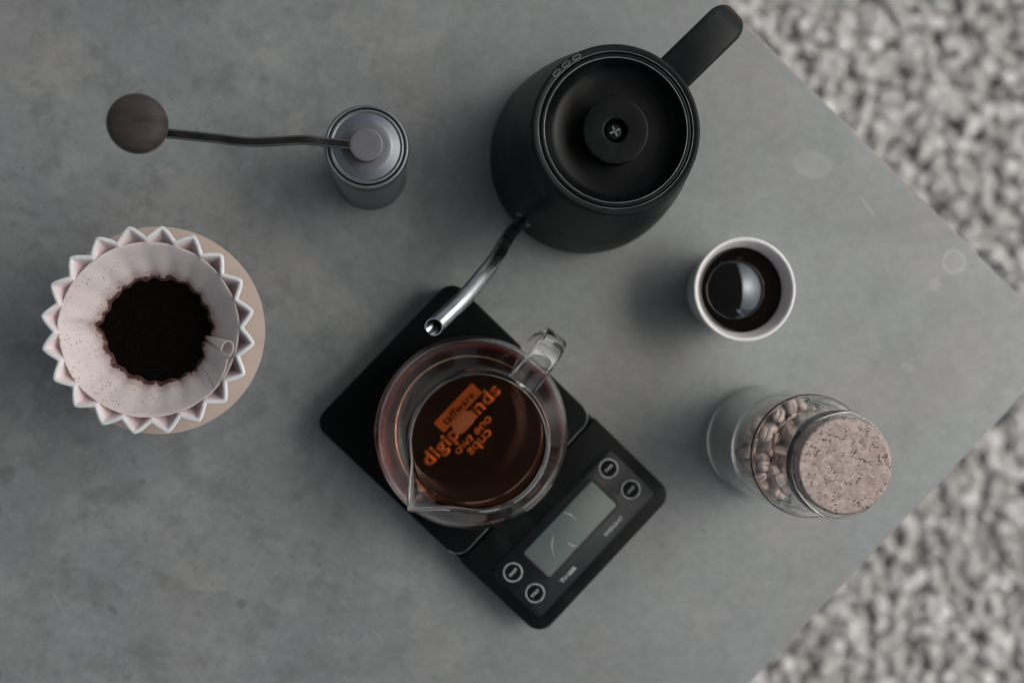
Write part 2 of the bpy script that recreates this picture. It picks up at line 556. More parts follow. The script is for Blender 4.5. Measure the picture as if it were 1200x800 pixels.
def smooth_profile(pts, n=5, closed=False):
    """Catmull-Rom through (r, z) points; a point given as (r, z, 1) stays a corner"""
    P = [p if len(p) == 3 else (*p, 0) for p in pts]
    out = []
    N = len(P)
    last = N if closed else N - 1
    for i in range(last):
        p1, p2 = P[i], P[(i + 1) % N]
        p0 = P[i - 1] if (closed or i > 0) else p1
        p3 = P[(i + 2) % N] if (closed or i + 2 < N) else p2
        if p1[2]:
            p0 = p1
        if p2[2]:
            p3 = p2
        for k in range(n):
            t = k / n
            out.append(tuple(0.5 * ((2 * p1[j]) + (-p0[j] + p2[j]) * t + (2 * p0[j] - 5 * p1[j] + 4 * p2[j] - p3[j]) * t * t
                                    + (-p0[j] + 3 * p1[j] - 3 * p2[j] + p3[j]) * t ** 3) for j in (0, 1)))
    if not closed:
        out.append(P[-1][:2])
    return out


def lathe(name, prof, seg=96, rfun=None, closed=False):
    """revolve (r, z); rfun(r, z, theta) -> (r, z) may shape it; r = 0 ends become poles"""
    verts, faces, rows = [], [], []
    for (r, z) in prof:
        if abs(r) < 1e-6:
            rows.append([len(verts)])
            verts.append((0, 0, z))
            continue
        row = []
        for k in range(seg):
            th = 2 * math.pi * k / seg
            rr, zz = (r, z) if rfun is None else rfun(r, z, th)
            row.append(len(verts))
            verts.append((rr * math.cos(th), rr * math.sin(th), zz))
        rows.append(row)
    pairs = list(zip(rows, rows[1:])) + ([(rows[-1], rows[0])] if closed else [])
    for a, b in pairs:
        for k in range(seg):
            k2 = (k + 1) % seg
            if len(a) == 1 and len(b) == 1:
                break
            if len(a) == 1:
                faces.append((a[0], b[k2], b[k]))
            elif len(b) == 1:
                faces.append((a[k], a[k2], b[0]))
            else:
                faces.append((a[k], a[k2], b[k2], b[k]))
    return fix(mesh(name, verts, faces))


def sweep(name, path, section, caps=True, closed=False, side=None):
    """sweep: section(i, t) -> list of (a, b) offsets along (side, normal)"""
    P = [Vector(p) for p in path]
    n = len(P)
    verts, faces, rows = [], [], []
    prev = None
    for i in range(n):
        if closed:
            t = (P[(i + 1) % n] - P[i - 1]).normalized()
        else:
            t = (P[min(i + 1, n - 1)] - P[max(i - 1, 0)]).normalized()
        if side is not None:
            s = Vector(side).normalized()
            s = (s - t * s.dot(t)).normalized()
        elif prev is None:
            s = t.cross(Vector((0, 0, 1)))
            s = s.normalized() if s.length > 1e-4 else Vector((1, 0, 0))
        else:
            s = (prev - t * prev.dot(t)).normalized()
        prev = s
        nrm = s.cross(t).normalized()
        row = []
        for a, b in section(i, i / max(1, n - 1)):
            row.append(len(verts))
            verts.append(tuple(P[i] + s * a + nrm * b))
        rows.append(row)
    m = len(rows[0])
    rr = list(zip(rows, rows[1:])) + ([(rows[-1], rows[0])] if closed else [])
    for a, b in rr:
        for k in range(m):
            k2 = (k + 1) % m
            faces.append((a[k], a[k2], b[k2], b[k]))
    if caps and not closed:
        faces.append(tuple(reversed(rows[0])))
        faces.append(tuple(rows[-1]))
    return fix(mesh(name, verts, faces))


def catmull(pts, n=8):
    P = [Vector(p) for p in pts]
    out = []
    for i in range(len(P) - 1):
        p0, p1, p2, p3 = P[max(i - 1, 0)], P[i], P[i + 1], P[min(i + 2, len(P) - 1)]
        for k in range(n):
            t = k / n
            out.append(0.5 * ((2 * p1) + (p2 - p0) * t + (2 * p0 - 5 * p1 + 4 * p2 - p3) * t * t + (3 * p1 - p0 - 3 * p2 + p3) * t ** 3))
    out.append(P[-1])
    return out


def circle_sec(rad, m=20):
    f = rad if callable(rad) else (lambda i, t: rad)

    def s(i, t):
        r = f(i, t)
        return [(r * math.cos(2 * math.pi * k / m), r * math.sin(2 * math.pi * k / m)) for k in range(m)]
    return s


def rounded_rect(hx, hy, rad, n=6):
    pts = []
    rad = min(rad, hx, hy)
    for cx, cyy, a0 in ((hx - rad, hy - rad, 0), (-hx + rad, hy - rad, 90), (-hx + rad, -hy + rad, 180), (hx - rad, -hy + rad, 270)):
        for k in range(n + 1):
            a = R(a0 + 90 * k / n)
            pts.append((cx + rad * math.cos(a), cyy + rad * math.sin(a)))
    return pts


def slab(name, outline, z0, z1, bev=1.0, n=3):
    """prism of a convex outline, rounded at its top and bottom edges"""
    O = np.array(outline, float)
    nx = np.roll(O, -1, 0) - np.roll(O, 1, 0)
    nrm = np.stack([nx[:, 1], -nx[:, 0]], 1)
    nrm /= np.linalg.norm(nrm, axis=1)[:, None] + 1e-12
    c = O.mean(0)
    if ((O - c) * nrm).sum() < 0:
        nrm = -nrm
    levels = []
    for k in range(n + 1):
        a = math.pi / 2 * k / n
        levels.append((bev * (1 - math.sin(a)), z0 + bev * (1 - math.cos(a))))
    for k in range(n + 1):
        a = math.pi / 2 * k / n
        levels.append((bev * (1 - math.cos(a)), z1 - bev * (1 - math.sin(a))))
    verts, faces = [], []
    m = len(O)
    for off, z in levels:
        for q in O - nrm * off:
            verts.append((q[0], q[1], z))
    for l in range(len(levels) - 1):
        for k in range(m):
            k2 = (k + 1) % m
            faces.append((l * m + k, l * m + k2, (l + 1) * m + k2, (l + 1) * m + k))
    faces.append(tuple(reversed(range(m))))
    faces.append(tuple(range((len(levels) - 1) * m, len(levels) * m)))
    me = mesh(name, verts, faces)
    bm = bmesh.new()
    bm.from_mesh(me)
    bmesh.ops.recalc_face_normals(bm, faces=bm.faces)
    bm.to_mesh(me)
    bm.free()
    return me


def lettering(text, width, height, mat, parent, loc, rotz=0.0, mirror=False, thick=0.12, bold=0.0, name='lettering', spacing=1.0):
    """flat printed words, real geometry, width and height in millimetres, centred at loc"""
    cu = bpy.data.curves.new('text', 'FONT')
    cu.body = text
    cu.size = 1.0
    cu.extrude = 0.0
    cu.offset = bold
    cu.space_character = spacing
    cu.resolution_u = 4
    tmp = bpy.data.objects.new('text_tmp', cu)
    col.objects.link(tmp)
    dg = bpy.context.evaluated_depsgraph_get()
    me = bpy.data.meshes.new_from_object(tmp.evaluated_get(dg))
    bpy.data.objects.remove(tmp)
    n = len(me.vertices)
    co = np.zeros(n * 3)
    me.vertices.foreach_get('co', co)
    co = co.reshape(-1, 3)
    lo, hi = co.min(0), co.max(0)
    co[:, 0] = (co[:, 0] - (lo[0] + hi[0]) / 2) * (width / (hi[0] - lo[0])) * MM
    sy = height / (hi[1] - lo[1])
    co[:, 1] = (co[:, 1] - (lo[1] + hi[1]) / 2) * sy * MM
    co[:, 2] = 0
    if mirror:
        co[:, 0] *= -1
    me.vertices.foreach_set('co', co.ravel())
    me.materials.clear()
    bm = bmesh.new()
    bm.from_mesh(me)
    r = bmesh.ops.extrude_face_region(bm, geom=bm.faces[:])
    bmesh.ops.translate(bm, vec=(0, 0, thick * MM), verts=[g for g in r['geom'] if isinstance(g, bmesh.types.BMVert)])
    bmesh.ops.recalc_face_normals(bm, faces=bm.faces)
    bm.to_mesh(me)
    bm.free()
    me.update()
    return link(name, me, mat, parent, smooth=False, loc=loc, rot=(0, 0, rotz))


# ------------------------------------------------------------------ setting: ground, gravel, roof
GZ = -720.0


def build_ground():
    me = mesh('ground', [(-9000, -9000, GZ - 14), (9000, -9000, GZ - 14), (9000, 9000, GZ - 14), (-9000, 9000, GZ - 14)], [(0, 1, 2, 3)])
    o = link('ground', me, 'soil', smooth=False)
    o['kind'] = 'structure'
    # loose stones: one body of gravel nobody could count
    bm = bmesh.new()
    bmesh.ops.create_icosphere(bm, subdivisions=2, radius=1.0)
    base_v = np.array([v.co[:] for v in bm.verts])
    base_f = np.array([[v.index for v in f.verts] for f in bm.faces])
    bm.free()
    variants = []
    for k in range(14):
        w = base_v.copy()
        for _ in range(7):                      # crushed stone: cut by random planes
            nrm = rng.normal(size=3)
            nrm /= np.linalg.norm(nrm)
            dcut = rng.uniform(0.55, 0.85)
            s = w @ nrm
            w -= np.clip(s - dcut, 0, None)[:, None] * nrm * 0.9
        variants.append(w)
    xs, ys = np.meshgrid(np.arange(120, 1600, 16), np.arange(-850, 850, 16))
    xs, ys = xs.ravel(), ys.ravel()
    allv, nst = [], 0
    pts = [(x, y, 0) for x, y in zip(xs, ys)]
    up_i = rng.choice(len(pts), int(len(pts) * 0.75), replace=False)
    pts += [(xs[i], ys[i], 1) for i in up_i]
    for (x, y, lay) in pts:
        w = variants[int(rng.integers(14))]
        size = rng.uniform(6.5, 13.5) * (1.0 if lay == 0 else 1.08)
        sc = size * np.array([rng.uniform(0.75, 1.35), rng.uniform(0.75, 1.15), rng.uniform(0.42, 0.65)])
        e = Euler((rng.uniform(-0.6, 0.6), rng.uniform(-0.6, 0.6), rng.uniform(0, 6.283))).to_matrix()
        v = (w * sc) @ np.array(e).T
        v += (x + rng.uniform(-8, 8), y + rng.uniform(-8, 8), GZ - 4 + lay * rng.uniform(7, 13) + rng.uniform(-2, 3))
        allv.append(v)
    nst = len(allv)
    nv = len(base_v)
    V = np.concatenate(allv) * MM
    F = (base_f[None] + (np.arange(nst) * nv)[:, None, None]).reshape(-1, 3)
    me = bpy.data.meshes.new('gravel')
    me.vertices.add(len(V))
    me.vertices.foreach_set('co', V.ravel())
    me.loops.add(F.size)
    me.loops.foreach_set('vertex_index', F.ravel())
    me.polygons.add(len(F))
    me.polygons.foreach_set('loop_start', np.arange(0, F.size, 3))
    me.polygons.foreach_set('loop_total', np.full(len(F), 3))
    me.update(calc_edges=True)
    g = link('gravel', me, 'gravel', smooth=False)
    tag(g, 'loose pale grey gravel on the ground beyond the concrete table edge', 'gravel')
    g['kind'] = 'stuff'


build_ground()


def build_unseen_roof():
    """the roof is out of view, sized and raised to shape the light; the sky comes in past its right-hand edge"""
    v = [(-4200, -4200, 0), (1950, -4200, 0), (1950, 4200, 0), (-4200, 4200, 0)]
    me = slab('unseen_roof', [(a, b) for a, b, c in v], 3550, 3700, 4)
    o = link('unseen_roof', me, 'roof_fill', smooth=False)
    o['kind'] = 'structure'


build_unseen_roof()


# ------------------------------------------------------------------ table
def build_table():
    t = thing('concrete_table', 'polished grey concrete table with its corner pointing right over gravel', 'table', (0, 0, 0))
    A, B = (240.5, 214.6), (445.0, 22.6)         # along the upper right edge
    C, D = (445.0, -45.0), (246.8, -243.8)       # along the lower right edge
    d1 = Vector((B[0] - A[0], B[1] - A[1])).normalized()
    d2 = Vector((D[0] - C[0], D[1] - C[1])).normalized()
    # corner where the two edges meet
    m = Matrix(((d1.x, -d2.x), (d1.y, -d2.y)))
    s = m.inverted() @ (Vector(C) - Vector(A))
    corner = Vector(A) + d1 * s.x
    out = []
    rad = 9.0
    p0, p2 = corner - d1 * rad, corner + d2 * rad
    for k in range(9):
        u = k / 8
        q = p0 * (1 - u) ** 2 + corner * 2 * u * (1 - u) + p2 * u * u
        out.append((q.x, q.y))
    e2 = corner + d2 * 900
    e3 = corner - d1 * 1150 + d2 * 900
    e4 = corner - d1 * 1150
    out += [(e2.x, e2.y), (e3.x, e3.y), (e4.x, e4.y)]
    fine = []
    for i, p in enumerate(out):
        q = out[(i + 1) % len(out)]
        L = math.hypot(q[0] - p[0], q[1] - p[1])
        ns = max(1, int(L / 5)) if i in (len(out) - 1, 8, len(out) - 4) else 1
        for k in range(ns):
            x, y = p[0] + (q[0] - p[0]) * k / ns, p[1] + (q[1] - p[1]) * k / ns
            w = 0.45 * noise.noise(Vector((x * 0.05, y * 0.05, 2))) + 0.3 * noise.noise(Vector((x * 0.2, y * 0.2, 5)))
            cdir = Vector((x - e3.x, y - e3.y)).normalized()
            fine.append((x + cdir.x * w, y + cdir.y * w))
    out = fine
    link('tabletop', slab('tabletop', out[::-1], -45, 0, 2.8, 4), 'concrete', t, smooth=False)
    c = (corner + e3) / 2
    ped = [(c.x + 150 * math.cos(a), c.y + 150 * math.sin(a)) for a in [R(45 + 90 * k) for k in range(4)]]
    link('pedestal', slab('pedestal', ped, GZ - 13, -46, 4), 'concrete', t, smooth=False)


build_table()


# ------------------------------------------------------------------ gooseneck kettle
def build_kettle():
    cx, cyy = 129.3, 116.7
    t = thing('gooseneck_kettle', 'matte black gooseneck kettle with a round recessed lid and a strap handle', 'kettle', (cx, cyy, 0))
    prof = [(0, 0.3, 1), (58, 0.3), (62.5, 2.0), (64.2, 8), (64.0, 20), (61.6, 45), (57.8, 72), (53.6, 96), (50.8, 113),
            (49.9, 118.2), (49.2, 119.6), (48.2, 120), (46.0, 119.6), (45.4, 118.2), (45.4, 112), (45.4, 100, 1), (0, 100, 1)]
    link('body', lathe('body', smooth_profile(prof, 5), 128), 'matte_black', t)
    # lid: dished, with its own raised ring, a thin bright edge and a disc in the middle
    lid = [(0, 103, 1), (44.6, 103), (44.9, 112), (44.9, 117.6), (44.4, 118.6), (43.2, 118.9), (42.0, 118.3), (41.2, 115.6), (39.6, 111.0),
           (36.0, 107.4), (30.0, 105.9), (24.0, 105.6), (19.0, 105.6, 1), (0, 105.6, 1)]
    l = link('lid', lathe('lid', smooth_profile(lid, 5), 128), 'black_plastic', t)
    for nm, rr, zz, w in (('edge_ring', 42.15, 118.75, 0.28), ('edge_ring', 45.55, 119.35, 0.2)):
        pr = [(rr + w * math.cos(a), zz + w * math.sin(a)) for a in [2 * math.pi * k / 8 for k in range(8)]]
        link(nm, lathe(nm, pr, 160, closed=True), 'lid_edge', l)
    knob = [(0, 105.5, 1), (18.0, 105.5), (18.6, 110), (19.1, 116.5), (18.9, 117.6), (18.2, 118.0), (8.2, 118.0), (7.1, 117.5), (6.9, 116.0), (6.9, 111.5, 1), (0, 111.5, 1)]
    k = link('lid_knob', lathe('lid_knob', smooth_profile(knob, 4), 96), 'black_plastic', t)
    pr = [(18.95 + .22 * math.cos(a), 117.55 + .22 * math.sin(a)) for a in [2 * math.pi * q / 8 for q in range(8)]]
    link('edge_ring', lathe('edge_ring', pr, 128, closed=True), 'lid_edge', k)
    # cross-head screw sunk in the knob
    sc = [(0, 111.5, 1), (5.6, 111.5), (5.4, 112.8), (3.8, 114.1), (0, 114.6)]
    o = link('screw', lathe('screw', smooth_profile(sc, 3), 40), 'matte_black', k)
    vs, fs = [], []
    for a in (R(25), R(115)):
        ca, sa = math.cos(a), math.sin(a)
        b = len(vs)
        for z in (113.6, 114.75):
            for (x, y) in ((-3.2, -0.5), (3.2, -0.5), (3.2, 0.5), (-3.2, 0.5)):
                vs.append((x * ca - y * sa, x * sa + y * ca, z))
        for f in ((0, 1, 5, 4), (1, 2, 6, 5), (2, 3, 7, 6), (3, 0, 4, 7), (4, 5, 6, 7), (3, 2, 1, 0)):
            fs.append(tuple(b + q for q in f))
    link('screw_recess', mesh('screw_recess', vs, fs), 'lid_edge', k, smooth=False)
    # three vent slots in the shoulder ring
    for a in (137.5, 128.5, 119.5):
        a = R(a)
        pts = rounded_rect(2.3, 0.95, 0.9, 4)
        lp = slab('slot_edge', rounded_rect(2.65, 1.3, 1.2, 4), 118.9, 120.06, 0.1, 1)
        link('slot_edge', lp, 'lid_edge', t, smooth=False, loc=(47.5 * math.cos(a), 47.5 * math.sin(a), 0), rot=(0, 0, a + R(90)))
        me = slab('vent_slot', pts, 118.9, 120.12, 0.15, 1)
        o = link('vent_slot', me, 'gap', t, smooth=False, loc=(47.5 * math.cos(a), 47.5 * math.sin(a), 0), rot=(0, 0, a + R(90)))
    # handle
    ca, sa = math.cos(R(44.4)), math.sin(R(44.4))
    prof = [(47, 113.5), (58, 115.5), (72, 116.5), (88, 115.6), (97, 112.5), (101.5, 105), (102.5, 92), (100, 70), (96, 48), (93, 34)]
    path = catmull([(r * ca, r * sa, z) for r, z in prof], 7)
    npt = len(path)

    def hsec(i, u):
        w = 11.7 if u < 0.36 else 11.7 - 5.0 * min(1, (u - 0.36) / 0.16) ** 1.5
        return rounded_rect(w, 3.4, 2.6, 4)
    link('handle', sweep('handle', path, hsec, side=(-sa, ca, 0)), 'matte_black', t)
    # spout
    loc = Vector((cx, cyy, 0))
    wpts = [(88.5, 76.5, 30), (82.5, 70.5, 33.5), (75.5, 62.5, 42), (69.5, 54.5, 60), (63.5, 45.5, 82), (55, 35, 100), (42.5, 20.5, 113), (31, 9.5, 119.5), (21.0, 0.4, 123.5)]
    path = [p - loc for p in catmull(wpts, 9)]

    def rad(i, u):
        return 4.4 + 0.75 * u

    def ssec(inner):
        def s(i, u):
            r = rad(i, u) - (0.7 if inner else 0)
            return [(r * math.cos(2 * math.pi * k / 28), r * math.sin(2 * math.pi * k / 28)) for k in range(28)]
        return s
    # tube with wall, cut slantwise at the tip so that the mouth faces up
    n = len(path)
    tan = (path[-1] - path[-2]).normalized()
    outer = sweep('spout', path, ssec(False), caps=False)
    inner = sweep('spout_in', path, ssec(True), caps=False)
    bm = bmesh.new()
    bm.from_mesh(outer)
    bm.from_mesh(inner)
    tip = (path[-1] - tan * 3.2) * MM
    cutn = (tan * 0.72 + Vector((0, 0, 1)) * 0.69).normalized()
    bmesh.ops.bisect_plane(bm, geom=bm.verts[:] + bm.edges[:] + bm.faces[:], plane_co=tip, plane_no=cutn, clear_outer=True)
    ed = [e for e in bm.edges if e.is_boundary and all(abs((v.co - tip).dot(cutn)) < 1e-6 for v in e.verts)]
    bmesh.ops.bridge_loops(bm, edges=ed)
    bmesh.ops.recalc_face_normals(bm, faces=bm.faces)
    me = bpy.data.meshes.new('spout')
    bm.to_mesh(me)
    bm.free()
    sp = link('spout', me, 'spout_steel', t)
    sharp(sp, 50)
    # collar where the spout enters the body
    d = (path[2] - path[0]).normalized()
    cpath = [path[0] - d * 1.0, path[0] + d * 4.5, path[0] + d * 7.0]
    link('spout_collar', sweep('spout_collar', cpath, circle_sec(lambda i, u: 6.6 if i < 2 else 5.6, 28)), 'steel', t)


build_kettle()


# ------------------------------------------------------------------ hand grinder
def build_grinder():
    cx, cyy = -14.6, 105.0
    t = thing('hand_grinder', 'silver metal hand coffee grinder with a crank arm and dark wooden knob', 'coffee grinder', (cx, cyy, 0))
    low = [(0, 0.3, 1), (21.0, 0.3), (22.3, 1.5), (22.5, 8), (22.5, 84), (22.5, 99.5, 1), (0, 99.5, 1)]
    link('body', lathe('body', smooth_profile(low, 4), 96), 'aluminium', t)

    def knurl(r, z, th):
        if r > 22.4 and 101.0 < z < 115.5:
            return (r + 0.42 * (1 if math.sin(th * 135) > 0 else -1), z)
        return (r, z)
    ring = [(20.6, 99.8), (22.6, 99.9), (22.9, 100.6), (22.9, 101.6), (22.9, 108), (22.9, 115), (23.0, 116.2), (22.6, 117.6), (21.8, 118.0), (21.1, 117.6), (20.9, 116.6), (20.9, 108), (20.6, 104)]
    link('grip_ring', lathe('grip_ring', ring, 1080, knurl, closed=True), 'aluminium', t)
    link('gap_ring', lathe('gap_ring', [(18, 99.9), (20.85, 99.9), (20.85, 112), (18, 112)], 96, closed=True), 'gap', t)
    lid = [(0, 112, 1), (20.2, 112), (20.4, 114), (20.4, 117.2), (20.1, 118.1), (19.4, 118.4), (18.7, 118.2), (18.2, 118.0), (17.6, 118.3), (13.6, 120.9, 1), (13.3, 121.0, 1), (0, 121.0, 1)]
    sharp(link('lid', lathe('lid', smooth_profile(lid, 4), 128), 'aluminium', t), 20)
    cap = [(0, 120.8, 1), (8.4, 120.8), (9.0, 121.6), (9.3, 128.6), (9.0, 129.5), (8.4, 129.8), (0, 129.8, 1)]
    link('cap', lathe('cap', smooth_profile(cap, 4), 96), 'aluminium_cap', t, loc=(0, -0.6, 0))
    for ch in t.children:
        if ch.name.split('.')[0] != 'cap':
            ch.scale = (1.045, 1.045, 1)
    loc = Vector((cx, cyy, 0))
    pts = [(-20.5, 104.5, 126.0), (-36, 105.6, 127.0), (-49, 106.4, 129.5), (-66, 105.0, 131.0), (-80, 104.5, 131.5), (-98, 106.2, 132), (-121, 108.2, 132), (-136, 109.4, 132)]
    path = [p - loc for p in catmull(pts, 5)]
    link('crank_arm', sweep('crank_arm', path, lambda i, u: rounded_rect(2.7, 2.3, 1.6, 4), side=(0, 1, 0)), 'black_steel', t)
    kl = (-133.7 - cx, 109.3 - cyy, 132)
    kn = [(0, 1.0, 1), (6.0, 1.0), (7.0, 2.0), (7.4, 4), (9.5, 8), (14.2, 14), (16.8, 21), (17.0, 25.5), (15.8, 29.5), (12.4, 32.2), (6.5, 33.4), (0, 33.7)]
    k = link('knob', lathe('knob', smooth_profile(kn, 5), 64), 'walnut', t, loc=kl)
    k.scale = (0.92, 0.92, 1)
    link('knob_collar', lathe('knob_collar', [(0, -2.4), (5.0, -2.4), (5.4, -1.8), (5.4, 0.9), (0, 0.9)], 32), 'steel', t, loc=kl)


build_grinder()


# ------------------------------------------------------------------ dripper, its wooden ring, paper, grounds, server beneath
DX, DY = -136.4, 0.8


def star(th):
    """0 in the valleys .. 1 on the 20 points, slightly rounded"""
    x = ((math.degrees(th) - 10.4) / 18.0) % 1.0
    s = abs(x - 0.5) * 2
    tri = s
    return 0.28 * (0.5 - 0.5 * math.cos(math.pi * tri)) + 0.72 * tri - 0.05


def paper_r(th, z):
    f = (z - 50) / (113 - 50)
    base = 7 + (30.4 - 7) * (z - 50) / 37 if z < 87 else 30.4 + (49.5 - 30.4) * ((z - 87) / 26) ** 1.04
    flute = 0.75 * math.sin(20 * th) * max(0.0, min(1, (116 - z) / 30)) + 0.12 * math.sin(7 * th + 1)
    d = (math.degrees(th) - 176 + 180) % 360 - 180
    crease = 4.2 * math.exp(-(d / 4.5) ** 2) * max(0, min(1, (112 - z) / 12)) + 0.8 * math.exp(-(d / 5) ** 2)
    wob = 0.5 * noise.noise(Vector((math.cos(th) * 2.5, math.sin(th) * 2.5, z * 0.05)))
    return base + flute + crease + wob


def build_dripper():
    # glass server below, mostly hidden by the ring
    t = thing('coffee_server', 'plain glass server standing under the pink dripper and its wooden ring', 'server', (DX + 1, DY, 0))
    pr = smooth_profile([(0, 0.3, 1), (40, 0.3), (43, 3), (43, 30), (41, 50), (36.5, 64), (35.5, 72), (36.5, 75.6), (35.2, 75.9), (33.6, 74), (33.8, 64), (38.5, 50), (40.6, 30), (40.4, 5), (38, 3), (0, 3, 1)], 4)
    link('glass_body', lathe('glass_body', pr, 64), 'glass', t)
    # wooden ring
    o = link('wooden_ring', lathe('wooden_ring', smooth_profile([(37, 0.4), (37.4, 0), (59.4, 0), (60.2, 0.5), (60.5, 1.6), (60.2, 2.8), (59.5, 3.4), (37.4, 3.4), (36.9, 3.0)], 3, True), 160, closed=True), 'maple', None, loc=(-137.3, 0.5, 76.2))
    sharp(o, 40)
    tag(o, 'round pale wooden ring holding the pink scalloped dripper', 'dripper stand')
    # ceramic dripper
    d = thing('pleated_dripper', 'pink ceramic coffee dripper with a zigzag pale rim', 'coffee dripper', (DX, DY, 48))

    def Rin(z):
        return 12.5 + (50.7 - 12.5) * ((z - 50) / 65.0)

    def rf(r, z, th):
        # r is the offset from the valley wall; amplitude grows towards the rim
        amp = 6.7 * max(0, min(1, (z + 48 - 50) / 50.0))
        return (Rin(z + 48) + r + amp * star(th) - (0.0), z)
    zs = [2 + 65 * k / 22 for k in range(23)]
    prof = [(-0.3, z) for z in zs] + [(1.9, z) for z in reversed(zs)]
    link('body', lathe('body', prof, 480, rf, closed=True), 'pink_glaze', d)
    path = []
    for k in range(480):
        th = 2 * math.pi * k / 480
        r, z = rf(0.8, 67.0, th)
        path.append((r * math.cos(th), r * math.sin(th), z))
    link('rim', sweep('rim', path, lambda i, u: [(1.3 * math.cos(2 * math.pi * q / 12), 1.15 * math.sin(2 * math.pi * q / 12)) for q in range(12)], closed=True), 'rim_glaze', d)
    link('base_collar', lathe('base_collar', [(36.2, 31.9), (33.0, 31.9), (32.6, 33.8), (39.8, 33.8), (40.0, 32.4), (36.6, 31.95)], 96, closed=True), 'pink_glaze', d)
    # paper
    p = thing('paper_filter', 'damp white conical paper filter lining the pink dripper', 'coffee filter', (DX, DY, 0))
    seg = 360
    verts, faces = [], []
    zl = [50 + (113.2 - 50) * k / 40 for k in range(41)]
    for z in zl:
        for k in range(seg):
            th = 2 * math.pi * k / seg
            r = paper_r(th, z)
            verts.append((r * math.cos(th), r * math.sin(th), z))
    for l in range(len(zl) - 1):
        for k in range(seg):
            k2 = (k + 1) % seg
            faces.append((l * seg + k, l * seg + k2, (l + 1) * seg + k2, (l + 1) * seg + k))
    me = fix(mesh('cone', verts, faces))
    o = link('cone', me, 'paper', p)
    md = o.modifiers.new('thick', 'SOLIDIFY')
    md.thickness = 0.35 * MM
    md.offset = 1
    # overlapping fold on the lower right, rolled at its free edge
    verts, faces = [], []
    na, nz = 26, 20
    for j in range(nz + 1):
        z = 84.5 + (112.9 - 84.5) * j / nz
        for i in range(na + 1):
            u = i / na
            # free edge: a curl that turns back under itself; its axis leans outward towards the top
            top = (z - 84.5) / 28.4
            cr = 1.0 + 3.1 * top ** 1.2
            a_edge = R(-9.5 - 5.0 * top)
            if u < 0.45:
                q = u / 0.45
                ang = R(200) - R(285) * q        # roll
                r0 = paper_r(a_edge, z) - cr - 0.6 - 1.2 * (1 - top)
                x = r0 + cr * 0.8 * math.cos(ang)
                y = cr * 1.25 * math.sin(ang)
                ca, sa = math.cos(a_edge), math.sin(a_edge)
                verts.append((x * ca - y * sa, x * sa + y * ca, z + 0.15 * q))
            else:
                q = (u - 0.45) / 0.55
                a = a_edge + R(-4 - 25 * q)
                inset = (2.6 + 2.0 * (1 - top)) * (1 - q) ** 1.3 + 0.35
                r0 = paper_r(a, z) - inset
                verts.append((r0 * math.cos(a), r0 * math.sin(a), z))
    for j in range(nz):
        for i in range(na):
            a = j * (na + 1) + i
            faces.append((a, a + 1, a + na + 2, a + na + 1))
    o = link('fold', mesh('fold', verts, faces), 'paper', p)
    md = o.modifiers.new('thick', 'SOLIDIFY')
    md.thickness = 0.35 * MM
    md.offset = 0
    # bed of grounds
    verts, faces = [(0, 0, 86.4)], []
    rings = 60
    for j in range(1, rings + 1):
        for k in range(seg):
            th = 2 * math.pi * k / seg
            f = j / rings
            r = (paper_r(th, 87) + 0.5) * f
            x, y = r * math.cos(th), r * math.sin(th)
            z = 86.2 + 0.9 * f ** 3 + 1.4 * noise.noise(Vector((x * .12, y * .12, 3))) + 0.6 * noise.noise(Vector((x * .7, y * .9, 1))) + 0.5 * max(0, f - .9) * 10 * noise.noise(Vector((x * .4, y * .4, 9)))
            verts.append((x, y, z))
    for k in range(seg):
        faces.append((0, 1 + k, 1 + (k + 1) % seg))
    for j in range(rings - 1):
        for k in range(seg):
            k2 = (k + 1) % seg
            faces.append((1 + j * seg + k, 1 + (j + 1) * seg + k, 1 + (j + 1) * seg + k2, 1 + j * seg + k2))
    # underside cone down to the tip
    b = len(verts)
    for z in (78, 66, 54):
        for k in range(seg):
            th = 2 * math.pi * k / seg
            r = paper_r(th, z) - 0.3
            verts.append((r * math.cos(th), r * math.sin(th), z))
    prev = 1 + (rings - 1) * seg
    for j in range(3):
        cur = b + j * seg
        for k in range(seg):
            k2 = (k + 1) % seg
            faces.append((prev + k, cur + k, cur + k2, prev + k2))
        prev = cur
    faces.append(tuple(prev + k for k in range(seg)))
    o = link('coffee_grounds', fix(mesh('coffee_grounds', verts, faces)), 'grounds', None, loc=(DX, DY, 0))
    tag(o, 'wet black coffee grounds lying in the paper filter', 'coffee grounds')


build_dripper()


# ------------------------------------------------------------------ kitchen scale
SA = R(-43.9)
SC = (65.7, -81.9)


REFLECTION_STREAKS = (((58.8, 5.2), (63.5, 7.4), (68.9, 7.6)), ((64.7, -10.0), (68.5, -16.0), (75.5, -20.6)), ((74.6, -7.0), (78.4, -6.6), (81.2, -4.2)))


